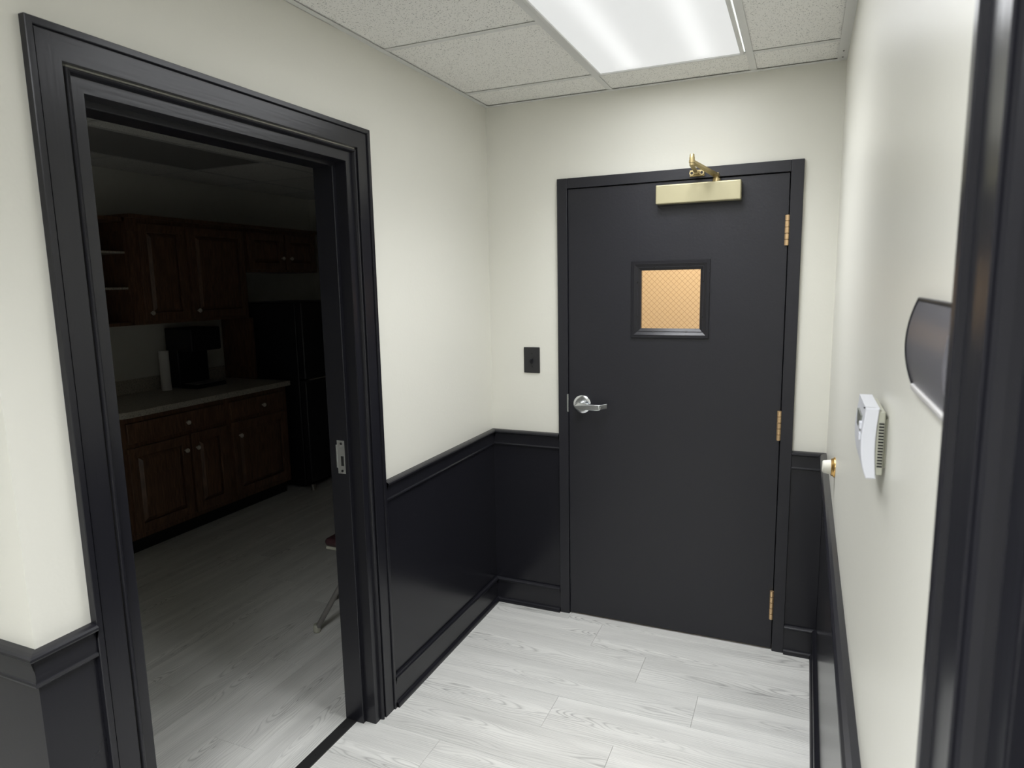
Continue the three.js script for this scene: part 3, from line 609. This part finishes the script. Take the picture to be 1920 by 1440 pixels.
{ // refrigerator
  const t = thing('refrigerator', 'black refrigerator beside the kitchen counter', 'refrigerator');
  const z0 = -1.93, z1 = -1.13;
  obj('body', [bx(-2.88, -2.20, 0.045, 1.505, z0, z1, 0.008)], M.appliance, t);
  obj('upper_door', [bx(-2.198, -2.135, 0.905, 1.505, z0 + 0.002, z1 - 0.002, 0.012, 3)], M.appliance, t);
  obj('lower_door', [bx(-2.198, -2.135, 0.075, 0.893, z0 + 0.002, z1 - 0.002, 0.012, 3)], M.appliance, t);
  obj('door_trim', [bx(-2.150, -2.1335, 0.8945, 0.9035, z0 + 0.01, z1 - 0.05, 0.002)], M.steelDull, t).userData = { label: 'thin metal trim between the doors' };
  for (const [x, z] of [[-2.17, z1 - 0.05], [-2.17, z0 + 0.05], [-2.82, z1 - 0.05], [-2.82, z0 + 0.05]]) obj('foot', [cyl(0.018, 0.02, 0.05, 'y', x, 0.025, z, 16)], M.steelDull, t);
  base(t, -2.53, 0, -1.53);
}
{ // paper towel roll
  const t = thing('paper_towel_roll', 'white paper towel roll standing on the kitchen counter', 'paper towels');
  obj('roll', [lathe([[0.012, 0], [0.034, 0], [0.034, 0.285], [0.012, 0.285]], 'y', -2.80, 0.9008, -0.43, 32)], M.paper, t);
  obj('core', [lathe([[0.0125, 0.001], [0.0125, 0.286], [0.0105, 0.286], [0.0105, 0.001]], 'y', -2.80, 0.9008, -0.43, 24)], M.beige, t);
  base(t, -2.80, 0.9008, -0.43);
}
{ // tall black counter appliance
  const t = thing('counter_appliance', 'tall black box-shaped appliance on the counter beside paper towels', 'appliance');
  const z0 = -0.80, z1 = -0.53, y = 0.9008;
  obj('tower', [bx(-2.895, -2.78, y, y + 0.44, z0, z1, 0.008)], M.appliance, t);
  obj('head', [bx(-2.80, -2.63, y + 0.27, y + 0.44, z0, z1, 0.012)], M.appliance, t);
  const tray = obj('drip_tray', [bx(-2.78, -2.61, y, y + 0.03, z0, z1, 0.004)], M.appliance, t);
  obj('grate', [bx(-2.76, -2.63, y + 0.03, y + 0.033, z0 + 0.02, z1 - 0.02)], M.steelDull, tray);
  base(t, -2.76, y, -0.665);
}
{ // folding chair, its back towards the passage wall
  const t = thing('folding_chair', 'folding chair with burgundy padded seat behind the doorway jamb', 'chair');
  const zN = 0.617, zF = 0.185, r = 0.0125;
  const leg = z => [[-0.647, 0.03, z], [-0.50, 0.262, z], [-0.33, 0.56, z]];
  obj('front_leg', [tube([...leg(zN), [-0.235, 0.80, zN - 0.01]], r)], M.chairTube, t);
  obj('front_leg', [tube([...leg(zF), [-0.235, 0.80, zF + 0.01]], r)], M.chairTube, t);
  obj('rear_leg', [tube([[-0.175, 0.03, zN - 0.035], [-0.33, 0.27, zN - 0.035], [-0.42, 0.41, zN - 0.035]], r)], M.chairTube, t);
  obj('rear_leg', [tube([[-0.175, 0.03, zF + 0.035], [-0.33, 0.27, zF + 0.035], [-0.42, 0.41, zF + 0.035]], r)], M.chairTube, t);
  obj('crossbar', [cyl(0.009, 0.009, zN - zF, 'z', -0.555, 0.175, (zN + zF) / 2, 12)], M.chairTube, t);
  obj('seat_pan', [bx(-0.600, -0.215, 0.408, 0.424, zF + 0.028, zN - 0.028, 0.008, 3)], M.beige, t);
  obj('seat_cushion', [bx(-0.604, -0.212, 0.424, 0.462, zF + 0.024, zN - 0.024, 0.018, 4)], M.vinyl, t);
  obj('backrest', [bx(-0.262, -0.225, 0.63, 0.80, zF + 0.01, zN - 0.01, 0.014, 4)], M.vinyl, t);
  for (const [x, z] of [[-0.655, zN], [-0.655, zF], [-0.167, zN - 0.035], [-0.167, zF + 0.035]]) obj('foot_cap', [lathe([[0, 0], [0.016, 0], [0.0175, 0.008], [0.0165, 0.034], [0.0135, 0.040], [0, 0.040]], 'y', x, 0.0, z, 16)], M.beige, t);
  base(t, -0.42, 0, 0.4);
}
renderer.render(scene, camera);
